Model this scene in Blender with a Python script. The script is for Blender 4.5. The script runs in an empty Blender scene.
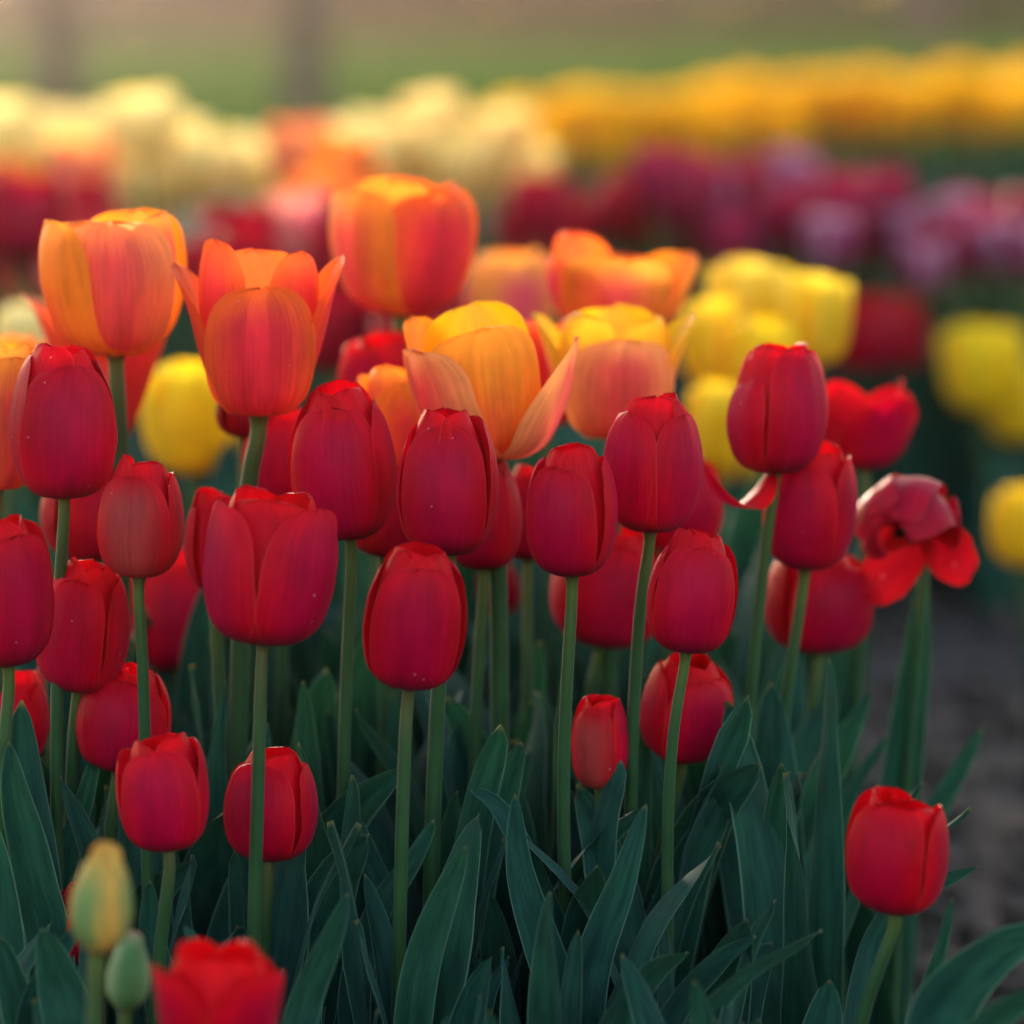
import bpy, math, random
from mathutils import Vector, Matrix, noise, Quaternion

PI = math.pi
C = bpy.context.scene.collection
S = bpy.context.scene

# ------------------------------------------------------------------ camera
FPX = 3636.0          # focal length in pixels of a 1024 wide frame
H = 0.62              # camera height
YH = -4.0             # horizon row
D0 = 1.735            # focus distance
cam_d = bpy.data.cameras.new('camera')
cam = bpy.data.objects.new('camera', cam_d); C.objects.link(cam)
cam_d.sensor_fit = 'HORIZONTAL'; cam_d.sensor_width = 24.0
cam_d.lens = 24.0 * FPX / 1024.0
cam_d.clip_start = 0.05; cam_d.clip_end = 600
PITCH = math.atan((512 - YH) / FPX)
cam.location = (0, 0, H)
cam.rotation_euler = (PI / 2 - PITCH, 0, 0)
cam_d.dof.use_dof = True
cam_d.dof.focus_distance = D0
cam_d.dof.aperture_fstop = 2.6
cam_d.dof.aperture_blades = 0
S.camera = cam

# ------------------------------------------------------------------ light
SUN_EL, SUN_AZ = math.radians(9.5), math.radians(-11)     # low, behind the bed, to the left
w = bpy.data.worlds.new('World'); S.world = w; w.use_nodes = True
nt = w.node_tree
bg = nt.nodes['Background']
sky = nt.nodes.new('ShaderNodeTexSky'); sky.sky_type = 'NISHITA'
sky.sun_disc = False; sky.sun_elevation = SUN_EL; sky.sun_rotation = SUN_AZ
sky.air_density = 1.0; sky.dust_density = 2.0; sky.ozone_density = 1.0
tintn = nt.nodes.new('ShaderNodeMix'); tintn.data_type = 'RGBA'; tintn.blend_type = 'MULTIPLY'; tintn.inputs[0].default_value = 1.0
tintn.inputs[7].default_value = (1.02, 1.0, 0.93, 1)      # the camera's warm white balance
nt.links.new(sky.outputs[0], tintn.inputs[6]); nt.links.new(tintn.outputs[2], bg.inputs[0]); bg.inputs[1].default_value = 0.15
sd = bpy.data.lights.new('sun', 'SUN'); so = bpy.data.objects.new('sun', sd); C.objects.link(so)
sd.energy = 1.25; sd.angle = math.radians(12); sd.color = (1.0, 0.84, 0.70)
sdir = Vector((math.sin(SUN_AZ) * math.cos(SUN_EL), math.cos(SUN_AZ) * math.cos(SUN_EL), math.sin(SUN_EL)))
so.rotation_euler = sdir.to_track_quat('Z', 'Y').to_euler()
S.view_settings.view_transform = 'Standard'; S.view_settings.look = 'None'
S.view_settings.exposure = 2.25; S.view_settings.gamma = 1.0
S.cycles.max_bounces = 8; S.cycles.transmission_bounces = 5; S.cycles.volume_bounces = 0
S.cycles.diffuse_bounces = 4
try:
    S.cycles.volume_step_rate = 1.0
except Exception:
    pass

# ------------------------------------------------------------------ helpers
_cp, _sp = math.cos(PITCH), math.sin(PITCH)
def at(px, py, d):
    """world point seen at pixel px,py standing d metres (along +Y) from the camera"""
    u = (px - 512) / FPX; v = (512 - py) / FPX
    ray = Vector((u, _cp + v * _sp, -_sp + v * _cp))
    return Vector((0, 0, H)) + ray * (d / ray.y)

def tag(o, label=None, cat=None, group=None, kind=None):
    if label: o['label'] = label
    if cat: o['category'] = cat
    if group: o['group'] = group
    if kind: o['kind'] = kind
    return o

def empty(name, loc):
    o = bpy.data.objects.new(name, None); C.objects.link(o); o.location = loc
    o.empty_display_size = 0.02
    return o

def spline(pts, t):
    """Catmull-Rom through pts (tuples), t in 0..1"""
    n = len(pts) - 1
    f = min(max(t, 0), 1) * n; i = min(int(f), n - 1); f -= i
    p = [pts[max(i - 1, 0)], pts[i], pts[i + 1], pts[min(i + 2, n)]]
    out = []
    for k in range(len(pts[0])):
        a, b, c, d = (q[k] for q in p)
        out.append(0.5 * (2 * b + (c - a) * f + (2 * a - 5 * b + 4 * c - d) * f * f + (3 * b - a - 3 * c + d) * f ** 3))
    return out

def lut(pts, x):
    """smooth lookup y(x) for [(x,y)...]"""
    for i in range(len(pts) - 1):
        if x <= pts[i + 1][0]:
            x0, y0 = pts[i]; x1, y1 = pts[i + 1]
            f = (x - x0) / (x1 - x0)
            m0 = (y1 - pts[i - 1][1]) / (x1 - pts[i - 1][0]) if i > 0 else (y1 - y0) / (x1 - x0)
            m1 = (pts[i + 2][1] - y0) / (pts[i + 2][0] - x0) if i + 2 < len(pts) else (y1 - y0) / (x1 - x0)
            h = x1 - x0
            return ((2*f**3 - 3*f*f + 1) * y0 + (f**3 - 2*f*f + f) * h * m0 + (-2*f**3 + 3*f*f) * y1 + (f**3 - f*f) * h * m1)
    return pts[-1][1]

def mesh_obj(name, verts, faces, uvs, mat, parent=None, smooth=True):
    me = bpy.data.meshes.new(name)
    me.from_pydata(verts, [], faces)
    if uvs:
        ul = me.uv_layers.new(name='uv')
        flat = []
        for l in me.loops:
            flat.extend(uvs[l.vertex_index])
        ul.data.foreach_set('uv', flat)
    me.materials.append(mat)
    if smooth:
        me.polygons.foreach_set('use_smooth', [True] * len(me.polygons))
    me.update()
    o = bpy.data.objects.new(name, me); C.objects.link(o)
    if parent is not None: o.parent = parent
    return o

def grid_faces(nu, nv):
    f = []
    for j in range(nv):
        for i in range(nu):
            a = j * (nu + 1) + i
            f.append((a, a + 1, a + nu + 2, a + nu + 1))
    return f

# ------------------------------------------------------------------ materials
class NT:
    def __init__(s, name):
        s.m = bpy.data.materials.new(name); s.m.use_nodes = True
        s.t = s.m.node_tree; s.t.nodes.clear()
        s.out = s.n('ShaderNodeOutputMaterial')
    def n(s, typ, **kw):
        x = s.t.nodes.new(typ)
        for k, v in kw.items(): setattr(x, k, v)
        return x
    def l(s, a, b): s.t.links.new(a, b)
    def val(s, sock, v):
        if isinstance(v, bpy.types.NodeSocket): s.l(v, sock)
        else: sock.default_value = v
    def math(s, op, a, b=0.0, c=None, clamp=False):
        x = s.n('ShaderNodeMath', operation=op, use_clamp=clamp)
        s.val(x.inputs[0], a); s.val(x.inputs[1], b)
        if c is not None: s.val(x.inputs[2], c)
        return x.outputs[0]
    def ramp(s, v, a, b, lo=0.0, hi=1.0):
        x = s.n('ShaderNodeMapRange', interpolation_type='SMOOTHSTEP')
        s.val(x.inputs[0], v); s.val(x.inputs[1], a); s.val(x.inputs[2], b); s.val(x.inputs[3], lo); s.val(x.inputs[4], hi)
        return x.outputs[0]
    def mix(s, f, a, b, mode='MIX'):
        x = s.n('ShaderNodeMix', data_type='RGBA', blend_type=mode)
        s.val(x.inputs[0], f)
        s.val(x.inputs[6], a if not isinstance(a, tuple) else (*a, 1)); s.val(x.inputs[7], b if not isinstance(b, tuple) else (*b, 1))
        return x.outputs[2]
    def noise(s, vec, scale, detail=3, rough=0.5):
        x = s.n('ShaderNodeTexNoise'); x.inputs['Scale'].default_value = scale
        x.inputs['Detail'].default_value = detail; x.inputs['Roughness'].default_value = rough
        if vec is not None: s.l(vec, x.inputs['Vector'])
        return x.outputs[0]
    def uv(s):
        t = s.n('ShaderNodeTexCoord'); sp = s.n('ShaderNodeSeparateXYZ'); s.l(t.outputs['UV'], sp.inputs[0])
        return t, sp.outputs[0], sp.outputs[1]

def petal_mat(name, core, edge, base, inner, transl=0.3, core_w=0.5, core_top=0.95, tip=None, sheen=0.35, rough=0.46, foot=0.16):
    """core: colour of the middle flame; edge: margin; base: at the foot; inner: face of the petal towards the axis"""
    s = NT(name)
    t, u, v = s.uv()
    oi = s.n('ShaderNodeObjectInfo')
    # seeded coordinates so that petals differ
    mp = s.n('ShaderNodeCombineXYZ')
    s.l(s.math('MULTIPLY', oi.outputs['Random'], 37.0), mp.inputs[2])
    s.l(u, mp.inputs[0]); s.l(v, mp.inputs[1])
    st = s.n('ShaderNodeVectorMath', operation='MULTIPLY'); s.l(mp.outputs[0], st.inputs[0]); st.inputs[1].default_value = (34, 2.2, 1)
    streak = s.noise(st.outputs[0], 1.0, 4, 0.6)
    st2 = s.n('ShaderNodeVectorMath', operation='MULTIPLY'); s.l(mp.outputs[0], st2.inputs[0]); st2.inputs[1].default_value = (3.5, 2.5, 1)
    blotch = s.noise(st2.outputs[0], 1.0, 3, 0.55)
    st3 = s.n('ShaderNodeVectorMath', operation='MULTIPLY'); s.l(mp.outputs[0], st3.inputs[0]); st3.inputs[1].default_value = (90, 5, 1)
    fine = s.noise(st3.outputs[0], 1.0, 2, 0.5)
    au = s.math('ABSOLUTE', s.math('MULTIPLY_ADD', u, 2.0, -1.0))
    # flame mask: 1 in the middle, 0 at margin, tip
    wob = s.math('MULTIPLY_ADD', s.math('ADD', streak, blotch), 0.22, -0.22)
    m = s.ramp(s.math('ADD', au, wob), core_w - 0.42, core_w + 0.45, 1.0, 0.0)
    mt = s.ramp(s.math('ADD', v, s.math('MULTIPLY', wob, 0.5)), core_top - 0.3, core_top, 1.0, 0.0)
    col = s.mix(s.math('MULTIPLY', m, mt), edge, core)
    if tip: col = s.mix(s.ramp(v, 0.8, 1.0), col, tip)
    col = s.mix(s.ramp(s.math('ADD', v, s.math('MULTIPLY', wob, 0.15)), 0.02, foot, 1.0, 0.0), col, base)  # on red and flame petals the dark foot paints in shade under the bloom
    geo = s.n('ShaderNodeNewGeometry')
    incol = s.mix(s.math('MULTIPLY', m, 0.25), inner, core)
    col = s.mix(geo.outputs['Backfacing'], col, incol)
    # streak contrast
    br = s.math('MULTIPLY_ADD', streak, 0.6, s.math('MULTIPLY_ADD', blotch, 0.75, 0.33))
    hs = s.n('ShaderNodeHueSaturation'); s.l(col, hs.inputs['Color']); s.l(br, hs.inputs['Value'])
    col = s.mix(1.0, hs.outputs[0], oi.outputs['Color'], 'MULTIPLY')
    # pale hairline margin: highlight along the petal's edge, put into the colour
    rim = s.ramp(au, 0.965, 1.0, 0.0, 0.22)
    pale = s.mix(0.45, col, (0.8, 0.35, 0.3))
    col = s.mix(rim, col, pale)
    # specks of pollen / dew
    vo = s.n('ShaderNodeTexVoronoi', feature='F1'); vo.inputs['Scale'].default_value = 330
    s.l(t.outputs['Object'], vo.inputs['Vector'])
    wn = s.n('ShaderNodeTexWhiteNoise', noise_dimensions='3D'); s.l(vo.outputs['Position'], wn.inputs['Vector'])
    sp = s.math('MULTIPLY', s.math('LESS_THAN', vo.outputs['Distance'], 0.16), s.math('GREATER_THAN', wn.outputs['Value'], 0.985))
    col = s.mix(s.math('MULTIPLY', sp, 0.5), col, (0.8, 0.6, 0.55))
    p = s.n('ShaderNodeBsdfPrincipled')
    s.l(col, p.inputs['Base Color'])
    s.l(s.math('MULTIPLY_ADD', streak, 0.22, rough - 0.1), p.inputs['Roughness'])
    p.inputs['Specular IOR Level'].default_value = 0.11
    p.inputs['Sheen Weight'].default_value = sheen * 0.4
    p.inputs['Sheen Roughness'].default_value = 0.45
    p.inputs['Sheen Tint'].default_value = (1.0, 0.25, 0.45, 1)
    b = s.n('ShaderNodeBump'); b.inputs['Strength'].default_value = 0.6; b.inputs['Distance'].default_value = 0.0006
    s.l(s.math('ADD', s.math('MULTIPLY', fine, 0.5), streak), b.inputs['Height'])
    s.l(b.outputs[0], p.inputs['Normal'])
    tr = s.n('ShaderNodeBsdfTranslucent'); s.l(col, tr.inputs['Color'])
    mx = s.n('ShaderNodeMixShader'); mx.inputs[0].default_value = transl
    s.l(p.outputs[0], mx.inputs[1]); s.l(tr.outputs[0], mx.inputs[2]); s.l(mx.outputs[0], s.out.inputs[0])
    return s.m

def leaf_mat(name, dark, light, edgecol, transl=0.18):
    s = NT(name)
    t, u, v = s.uv()
    oi = s.n('ShaderNodeObjectInfo')
    mp = s.n('ShaderNodeCombineXYZ')
    s.l(s.math('MULTIPLY', oi.outputs['Random'], 51.0), mp.inputs[2]); s.l(u, mp.inputs[0]); s.l(v, mp.inputs[1])
    a = s.n('ShaderNodeVectorMath', operation='MULTIPLY'); s.l(mp.outputs[0], a.inputs[0]); a.inputs[1].default_value = (48, 1.5, 1)
    vein = s.noise(a.outputs[0], 1.0, 3, 0.6)
    a2 = s.n('ShaderNodeVectorMath', operation='MULTIPLY'); s.l(mp.outputs[0], a2.inputs[0]); a2.inputs[1].default_value = (4, 6, 1)
    bl = s.noise(a2.outputs[0], 1.0, 4, 0.6)
    col = s.mix(s.ramp(bl, 0.3, 0.7), dark, light)
    hs = s.n('ShaderNodeHueSaturation'); s.l(col, hs.inputs['Color'])
    s.l(s.math('MULTIPLY_ADD', vein, 1.0, 0.5), hs.inputs['Value'])
    s.l(s.math('MULTIPLY_ADD', oi.outputs['Random'], 0.04, 0.48), hs.inputs['Hue'])
    col = hs.outputs[0]
    au = s.math('ABSOLUTE', s.math('MULTIPLY_ADD', u, 2.0, -1.0))
    col = s.mix(s.ramp(au, 0.93, 0.985, 0.0, 0.85), col, edgecol)
    col = s.mix(s.ramp(v, 0.965, 1.0, 0.0, 0.7), col, (0.22, 0.17, 0.07))
    p = s.n('ShaderNodeBsdfPrincipled'); s.l(col, p.inputs['Base Color'])
    s.l(s.math('MULTIPLY_ADD', bl, 0.25, 0.46), p.inputs['Roughness'])
    p.inputs['Specular IOR Level'].default_value = 0.12
    p.inputs['Sheen Weight'].default_value = 0.10; p.inputs['Sheen Tint'].default_value = (0.6, 0.85, 0.9, 1)
    b = s.n('ShaderNodeBump'); b.inputs['Strength'].default_value = 0.7; b.inputs['Distance'].default_value = 0.0006
    s.l(vein, b.inputs['Height']); s.l(b.outputs[0], p.inputs['Normal'])
    tr = s.n('ShaderNodeBsdfTranslucent')
    s.l(s.mix(1.0, col, (1.0, 1.25, 0.5), 'MULTIPLY'), tr.inputs['Color'])
    mx = s.n('ShaderNodeMixShader'); mx.inputs[0].default_value = transl
    s.l(p.outputs[0], mx.inputs[1]); s.l(tr.outputs[0], mx.inputs[2]); s.l(mx.outputs[0], s.out.inputs[0])
    return s.m

def stem_mat(name, low, high, top):
    s = NT(name)
    t, u, v = s.uv()
    col = s.mix(s.ramp(v, 0.45, 0.9), low, high)
    col = s.mix(s.ramp(v, 0.88, 1.0), col, top)
    nz = s.noise(t.outputs['Object'], 60, 3)
    hs = s.n('ShaderNodeHueSaturation'); s.l(col, hs.inputs['Color']); s.l(s.math('MULTIPLY_ADD', nz, 0.6, 0.7), hs.inputs['Value'])
    p = s.n('ShaderNodeBsdfPrincipled'); s.l(hs.outputs[0], p.inputs['Base Color']); p.inputs['Roughness'].default_value = 0.5
    p.inputs['Subsurface Weight'].default_value = 0.0
    p.inputs['Sheen Weight'].default_value = 0.08; p.inputs['Specular IOR Level'].default_value = 0.3
    s.l(p.outputs[0], s.out.inputs[0]); return s.m

def plain_mat(name, a, b, scale, rough=0.8, bump=0.0, dist=0.01, detail=6):
    s = NT(name)
    t = s.n('ShaderNodeTexCoord')
    nz = s.noise(t.outputs['Object'], scale, detail, 0.6)
    col = s.mix(s.ramp(nz, 0.32, 0.68), a, b)
    p = s.n('ShaderNodeBsdfPrincipled'); s.l(col, p.inputs['Base Color']); p.inputs['Roughness'].default_value = rough
    p.inputs['Specular IOR Level'].default_value = 0.0 if name in ('lawn', 'mulch') else 0.15
    if bump:
        bp = s.n('ShaderNodeBump'); bp.inputs['Strength'].default_value = bump; bp.inputs['Distance'].default_value = dist
        s.l(nz, bp.inputs['Height']); s.l(bp.outputs[0], p.inputs['Normal'])
    s.l(p.outputs[0], s.out.inputs[0]); return s.m

M = {}
M['red_out'] = petal_mat('crimson_petal', (0.54, 0.0008, 0.042), (0.68, 0.001, 0.016), (0.022, 0.0005, 0.004), (0.72, 0.001, 0.005), 0.28, 0.6, 1.0, sheen=.22, foot=.34)  # near-black foot: shade on the bloom's underside put into the petal colour
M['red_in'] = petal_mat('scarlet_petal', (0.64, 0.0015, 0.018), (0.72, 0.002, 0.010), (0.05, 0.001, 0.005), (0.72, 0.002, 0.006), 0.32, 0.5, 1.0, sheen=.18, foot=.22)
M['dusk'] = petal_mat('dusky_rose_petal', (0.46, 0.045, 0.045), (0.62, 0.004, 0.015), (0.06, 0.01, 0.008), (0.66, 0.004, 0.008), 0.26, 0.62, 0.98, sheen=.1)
M['flame'] = petal_mat('flamed_orange_petal', (0.80, 0.045, 0.075), (0.90, 0.17, 0.025), (0.30, 0.16, 0.02), (0.93, 0.16, 0.015), 0.48, 0.66, 1.0, sheen=0.25)
M['apricot'] = petal_mat('apricot_petal', (0.85, 0.10, 0.09), (0.95, 0.33, 0.04), (0.8, 0.42, 0.06), (0.95, 0.28, 0.015), 0.48, 0.44, 0.95, sheen=0.25)
M['tangerine'] = petal_mat('tangerine_petal', (0.92, 0.17, 0.05), (0.96, 0.33, 0.03), (0.6, 0.40, 0.05), (0.95, 0.32, 0.015), 0.48, 0.25, 0.7, sheen=0.2)
M['gold'] = petal_mat('golden_flamed_petal', (0.85, 0.12, 0.12), (0.95, 0.48, 0.02), (0.85, 0.5, 0.04), (0.95, 0.50, 0.008), 0.48, 0.30, 0.82, sheen=0.2)
M['red_orange'] = petal_mat('red_orange_petal', (0.78, 0.04, 0.04), (0.85, 0.11, 0.02), (0.7, 0.3, 0.04), (0.92, 0.13, 0.01), 0.45, 0.62, 1.0, sheen=0.2)
M['yellow'] = petal_mat('yellow_petal', (0.97, 0.64, 0.010), (0.98, 0.72, 0.03), (0.85, 0.55, 0.03), (0.97, 0.62, 0.006), 0.48, 0.5, 1.0, sheen=0.2)
M['pale'] = petal_mat('pale_yellow_petal', (0.97, 0.80, 0.32), (0.98, 0.84, 0.44), (0.8, 0.65, 0.25), (0.97, 0.76, 0.22), 0.50, 0.5, 1.0, sheen=0.2)
M['amber'] = petal_mat('amber_yellow_petal', (0.95, 0.55, 0.006), (0.96, 0.60, 0.01), (0.7, 0.45, 0.02), (0.95, 0.52, 0.004), 0.5, 0.5, 1.0, sheen=0.1)
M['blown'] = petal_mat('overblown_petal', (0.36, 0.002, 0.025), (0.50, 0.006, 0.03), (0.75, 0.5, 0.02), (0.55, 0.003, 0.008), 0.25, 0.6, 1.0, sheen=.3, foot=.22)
M['maroon'] = petal_mat('maroon_petal', (0.30, 0.006, 0.045), (0.42, 0.02, 0.08), (0.15, 0.01, 0.03), (0.40, 0.006, 0.03), 0.28, 0.5, 1.0)
M['mauve'] = petal_mat('mauve_petal', (0.30, 0.02, 0.10), (0.60, 0.28, 0.42), (0.3, 0.06, 0.10), (0.38, 0.02, 0.06), 0.28, 0.62, 1.0)
M['salmon'] = petal_mat('salmon_petal', (0.85, 0.12, 0.11), (0.95, 0.40, 0.13), (0.7, 0.4, 0.08), (0.92, 0.25, 0.08), 0.45, 0.5, 1.0, sheen=0.2)
M['bud_gold'] = petal_mat('yellowing_bud_petal', (0.22, 0.30, 0.10), (0.80, 0.40, 0.08), (0.14, 0.22, 0.08), (0.8, 0.4, 0.05), 0.2, 0.55, 0.86, tip=(0.85, 0.38, 0.08), sheen=0.15)
M['bud_green'] = petal_mat('green_bud_petal', (0.10, 0.22, 0.08), (0.30, 0.36, 0.17), (0.08, 0.18, 0.06), (0.3, 0.35, 0.1), 0.2, 0.6, 0.98, tip=(0.50, 0.25, 0.18), sheen=0.1)
M['leaf'] = leaf_mat('glaucous_leaf', (0.007, 0.042, 0.031), (0.019, 0.082, 0.057), (0.14, 0.24, 0.17))
M['stem'] = stem_mat('tulip_stem', (0.018, 0.065, 0.020), (0.075, 0.105, 0.018), (0.09, 0.06, 0.022))
M['stem_red'] = stem_mat('reddish_tulip_stem', (0.020, 0.065, 0.018), (0.08, 0.075, 0.022), (0.11, 0.03, 0.028))
M['stamen'] = plain_mat('anther', (0.01, 0.008, 0.012), (0.03, 0.02, 0.02), 200, 0.7)
M['pistil'] = plain_mat('pistil', (0.6, 0.45, 0.05), (0.5, 0.5, 0.1), 200, 0.5)
M['soil'] = plain_mat('soil', (0.036, 0.026, 0.024), (0.095, 0.070, 0.063), 14, 0.95, 0.8, 0.02, 10)
M['clod'] = plain_mat('soil_clod', (0.035, 0.026, 0.023), (0.10, 0.072, 0.064), 40, 0.95, 0.6, 0.005)
M['lawn'] = plain_mat('lawn', (0.035, 0.088, 0.010), (0.06, 0.13, 0.018), 1.2, 0.9, 0.6, 0.05, 8)
M['grass'] = plain_mat('grass', (0.05, 0.12, 0.02), (0.10, 0.18, 0.04), 3, 0.7)
M['bark'] = plain_mat('bark', (0.06, 0.042, 0.035), (0.13, 0.095, 0.08), 9, 0.95, 0.9, 0.03)
M['shrub'] = plain_mat('shrub_leaf', (0.04, 0.035, 0.015), (0.075, 0.055, 0.024), 5, 0.8)
M['shrub_green'] = plain_mat('green_shrub_leaf', (0.03, 0.06, 0.018), (0.06, 0.09, 0.03), 5, 0.8)
M['mulch'] = plain_mat('mulch', (0.026, 0.015, 0.008), (0.055, 0.030, 0.016), 2, 0.95, 0.5, 0.04)

# ------------------------------------------------------------------ petals
PROF = {   # centre line of a petal: (radius / R, height / H)
    0.0: [(0.10, 0.0), (0.52, 0.035), (0.83, 0.15), (0.97, 0.32), (1.0, 0.50), (0.93, 0.70), (0.78, 0.87), (0.56, 1.0)],
    0.5: [(0.10, 0.0), (0.50, 0.035), (0.80, 0.15), (0.93, 0.32), (0.98, 0.51), (0.97, 0.70), (0.92, 0.87), (0.83, 1.0)],
    0.8: [(0.10, 0.0), (0.42, 0.045), (0.66, 0.16), (0.80, 0.32), (0.90, 0.50), (0.97, 0.69), (1.02, 0.86), (1.06, 1.0)],
    1.0: [(0.10, 0.0), (0.36, 0.05), (0.56, 0.18), (0.72, 0.35), (0.88, 0.53), (1.05, 0.70), (1.25, 0.86), (1.45, 0.97)],
}
WID = [(0, .30), (.1, .60), (.25, .84), (.42, .98), (.6, 1.0), (.75, .93), (.87, .75), (.945, .52), (.985, .27), (1.0, .04)]
WID_ROUND = [(0, .28), (.1, .55), (.25, .80), (.42, .96), (.6, 1.02), (.76, .98), (.88, .80), (.95, .56), (.988, .28), (1.0, .04)]
WID_POINT = [(0, .30), (.1, .60), (.25, .86), (.42, 1.0), (.58, .96), (.72, .80), (.84, .56), (.93, .31), (.98, .13), (1.0, .015)]

def prof(op):
    ks = sorted(PROF); op = min(max(op, 0), 1)
    for a, b in zip(ks, ks[1:]):
        if op <= b:
            f = (op - a) / (b - a)
            return [tuple(x + (y - x) * f for x, y in zip(p, q)) for p, q in zip(PROF[a], PROF[b])]

def petal_geo(R, Hh, theta, op=0.0, lean=0.0, wid=1.0, hs=1.0, rs=1.0, wl=None, seed=0, nu=12, nv=20, wrap=1.12, curl=0.0, ridge=0.03, ruffle=0.03, cl=None, outer=True):
    pr = cl or prof(op)
    wl = wl or WID
    verts, uvs = [], []
    ct, stt = math.cos(theta), math.sin(theta)
    rad = Vector((ct, stt, 0)); tan = Vector((-stt, ct, 0))
    cln, sln = math.cos(lean), math.sin(lean)
    sv = seed * 7.31
    rr_ = random.Random(seed * 31.7)
    asy = rr_.uniform(-.12, .12); swirl = rr_.uniform(-.10, .10); tipx = rr_.uniform(-.10, .10)
    for j in range(nv + 1):
        v = j / nv
        v = 1 - (1 - v) ** 1.15
        r, z = spline(pr, v); r *= R * rs; z *= Hh * hs
        if curl: 
            k = max(0, v - 0.6) / 0.4
            r += curl * R * k * k; z -= abs(curl) * 0.3 * R * k * k
        r2, z2 = r * cln + z * sln, -r * sln + z * cln
        rc = max(r * wrap, 0.12 * R) if cl is None else max(r * wrap, 0.55 * R)
        rc = max(rc, 0.35 * R * v)
        hw = lut(wl, v) * R * wid * 0.99
        hw = min(hw, rc * 1.45)
        for i in range(nu + 1):
            u = 2 * i / nu - 1
            phi = u * hw * (1 + asy * (1 if u > 0 else -1) * math.sin(PI * v)) / rc + (swirl * v + tipx * max(0, v - .7)) * R / rc
            n3 = noise.noise(Vector((u * 4.5 + sv, v * 1.1, seed + 9.0)))
            n1 = noise.noise(Vector((u * 1.3 + sv, v * 1.7, seed)))
            n2 = noise.noise(Vector((u * 3.1, v * 7 + sv, seed * 2.0)))
            off = R * (ridge * (1.0 if outer else .4) * math.exp(-(u / 0.13) ** 2) * math.sin(PI * min(v * 1.15, 1)) - ridge * 0.9 * math.exp(-((abs(u) - 0.3) / 0.16) ** 2) * v + (0.05 * n1 - (0.012 if not outer else -0.012)) * v)
            off += R * 0.028 * n3 * min(1, v * 1.6)
            e = abs(u) ** 3
            off += R * ruffle * e * n2 * (0.4 + v)
            zz = z2 + R * 0.06 * n2 * v * v * abs(u) + (R * 0.05 * noise.noise(Vector((u * 4, sv, 3))) * max(0, v - .8) / .2)
            rr = r2 + (off - rc * (1 - math.cos(phi))) * cln
            zz += -(off - rc * (1 - math.cos(phi))) * sln
            p = rad * rr + tan * (rc * math.sin(phi)) + Vector((0, 0, zz))
            verts.append(p); uvs.append((i / nu, v))
    return verts, grid_faces(nu, nv), uvs

def tube_geo(path, radii, n=10):
    verts, faces, uvs = [], [], []
    L = len(path)
    prev = Vector((1, 0, 0))
    for i, p in enumerate(path):
        t = (path[min(i + 1, L - 1)] - path[max(i - 1, 0)]).normalized()
        a = (prev - t * prev.dot(t)).normalized(); b = t.cross(a); prev = a
        for k in range(n):
            q = 2 * PI * k / n
            verts.append(p + (a * math.cos(q) + b * math.sin(q)) * radii[i]); uvs.append((k / n, i / (L - 1)))
    for i in range(L - 1):
        for k in range(n):
            a = i * n + k; b = i * n + (k + 1) % n
            faces.append((a, b, b + n, a + n))
    c0, c1 = len(verts), len(verts) + 1
    verts += [path[0], path[-1]]; uvs += [(0, 0), (0, 1)]
    for k in range(n):
        faces.append((c0, (k + 1) % n, k)); faces.append((c1, (L - 1) * n + k, (L - 1) * n + (k + 1) % n))
    return verts, faces, uvs

def spath(pts, n):
    P = [tuple(p) for p in pts]
    return [Vector(spline(P, i / n)) for i in range(n + 1)]

def leaf_geo(pts, width, face=0.0, twist=0.0, nv=22, nu=8, fold=0.35, seed=0, view=None):
    """pts: 3D centre line from root to tip; width full width in m; face: turn about the centre line, 0 = broad side to the camera"""
    path = spath(pts, nv)
    verts, uvs = [], []
    prev_t = None
    for j, p in enumerate(path):
        v = j / nv
        t = (path[min(j + 1, nv)] - path[max(j - 1, 0)]).normalized()
        if prev_t is None:
            toc = view or Vector((0, -1, 0.1))
            side = t.cross(toc).normalized()
            side = Quaternion(t, face) @ side
        else:
            q = prev_t.rotation_difference(t); side = q @ side
            side = Quaternion(t, twist / nv) @ side
        prev_t = t
        nrm = side.cross(t).normalized()
        # tulip leaf: broad in the lower half, long taper
        f = lut([(0, .55), (.15, .78), (.35, .97), (.5, 1.0), (.68, .86), (.82, .62), (.92, .36), (.975, .15), (1.0, .01)], v)
        hw = width / 2 * f
        fo = fold * (1 - 0.55 * v)
        for i in range(nu + 1):
            u = 2 * i / nu - 1
            x = u * hw * math.cos(fo * abs(u))
            y = abs(u) ** 1.5 * hw * math.sin(fo) 
            wv = noise.noise(Vector((v * 5 + seed * 3.3, u * 0.8, seed))) * 0.16 * width * abs(u) * min(1, v * 2)
            verts.append(p + side * x + nrm * (y + wv)); uvs.append((i / nu, v))
    return verts, grid_faces(nu, nv), uvs

def xf(verts, mat):
    return [mat @ v for v in verts]

def head_matrix(base, axis, rot=0.0):
    q = Vector((0, 0, 1)).rotation_difference(axis.normalized())
    return Matrix.Translation(base) @ q.to_matrix().to_4x4() @ Matrix.Rotation(rot, 4, 'Z')

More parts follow.
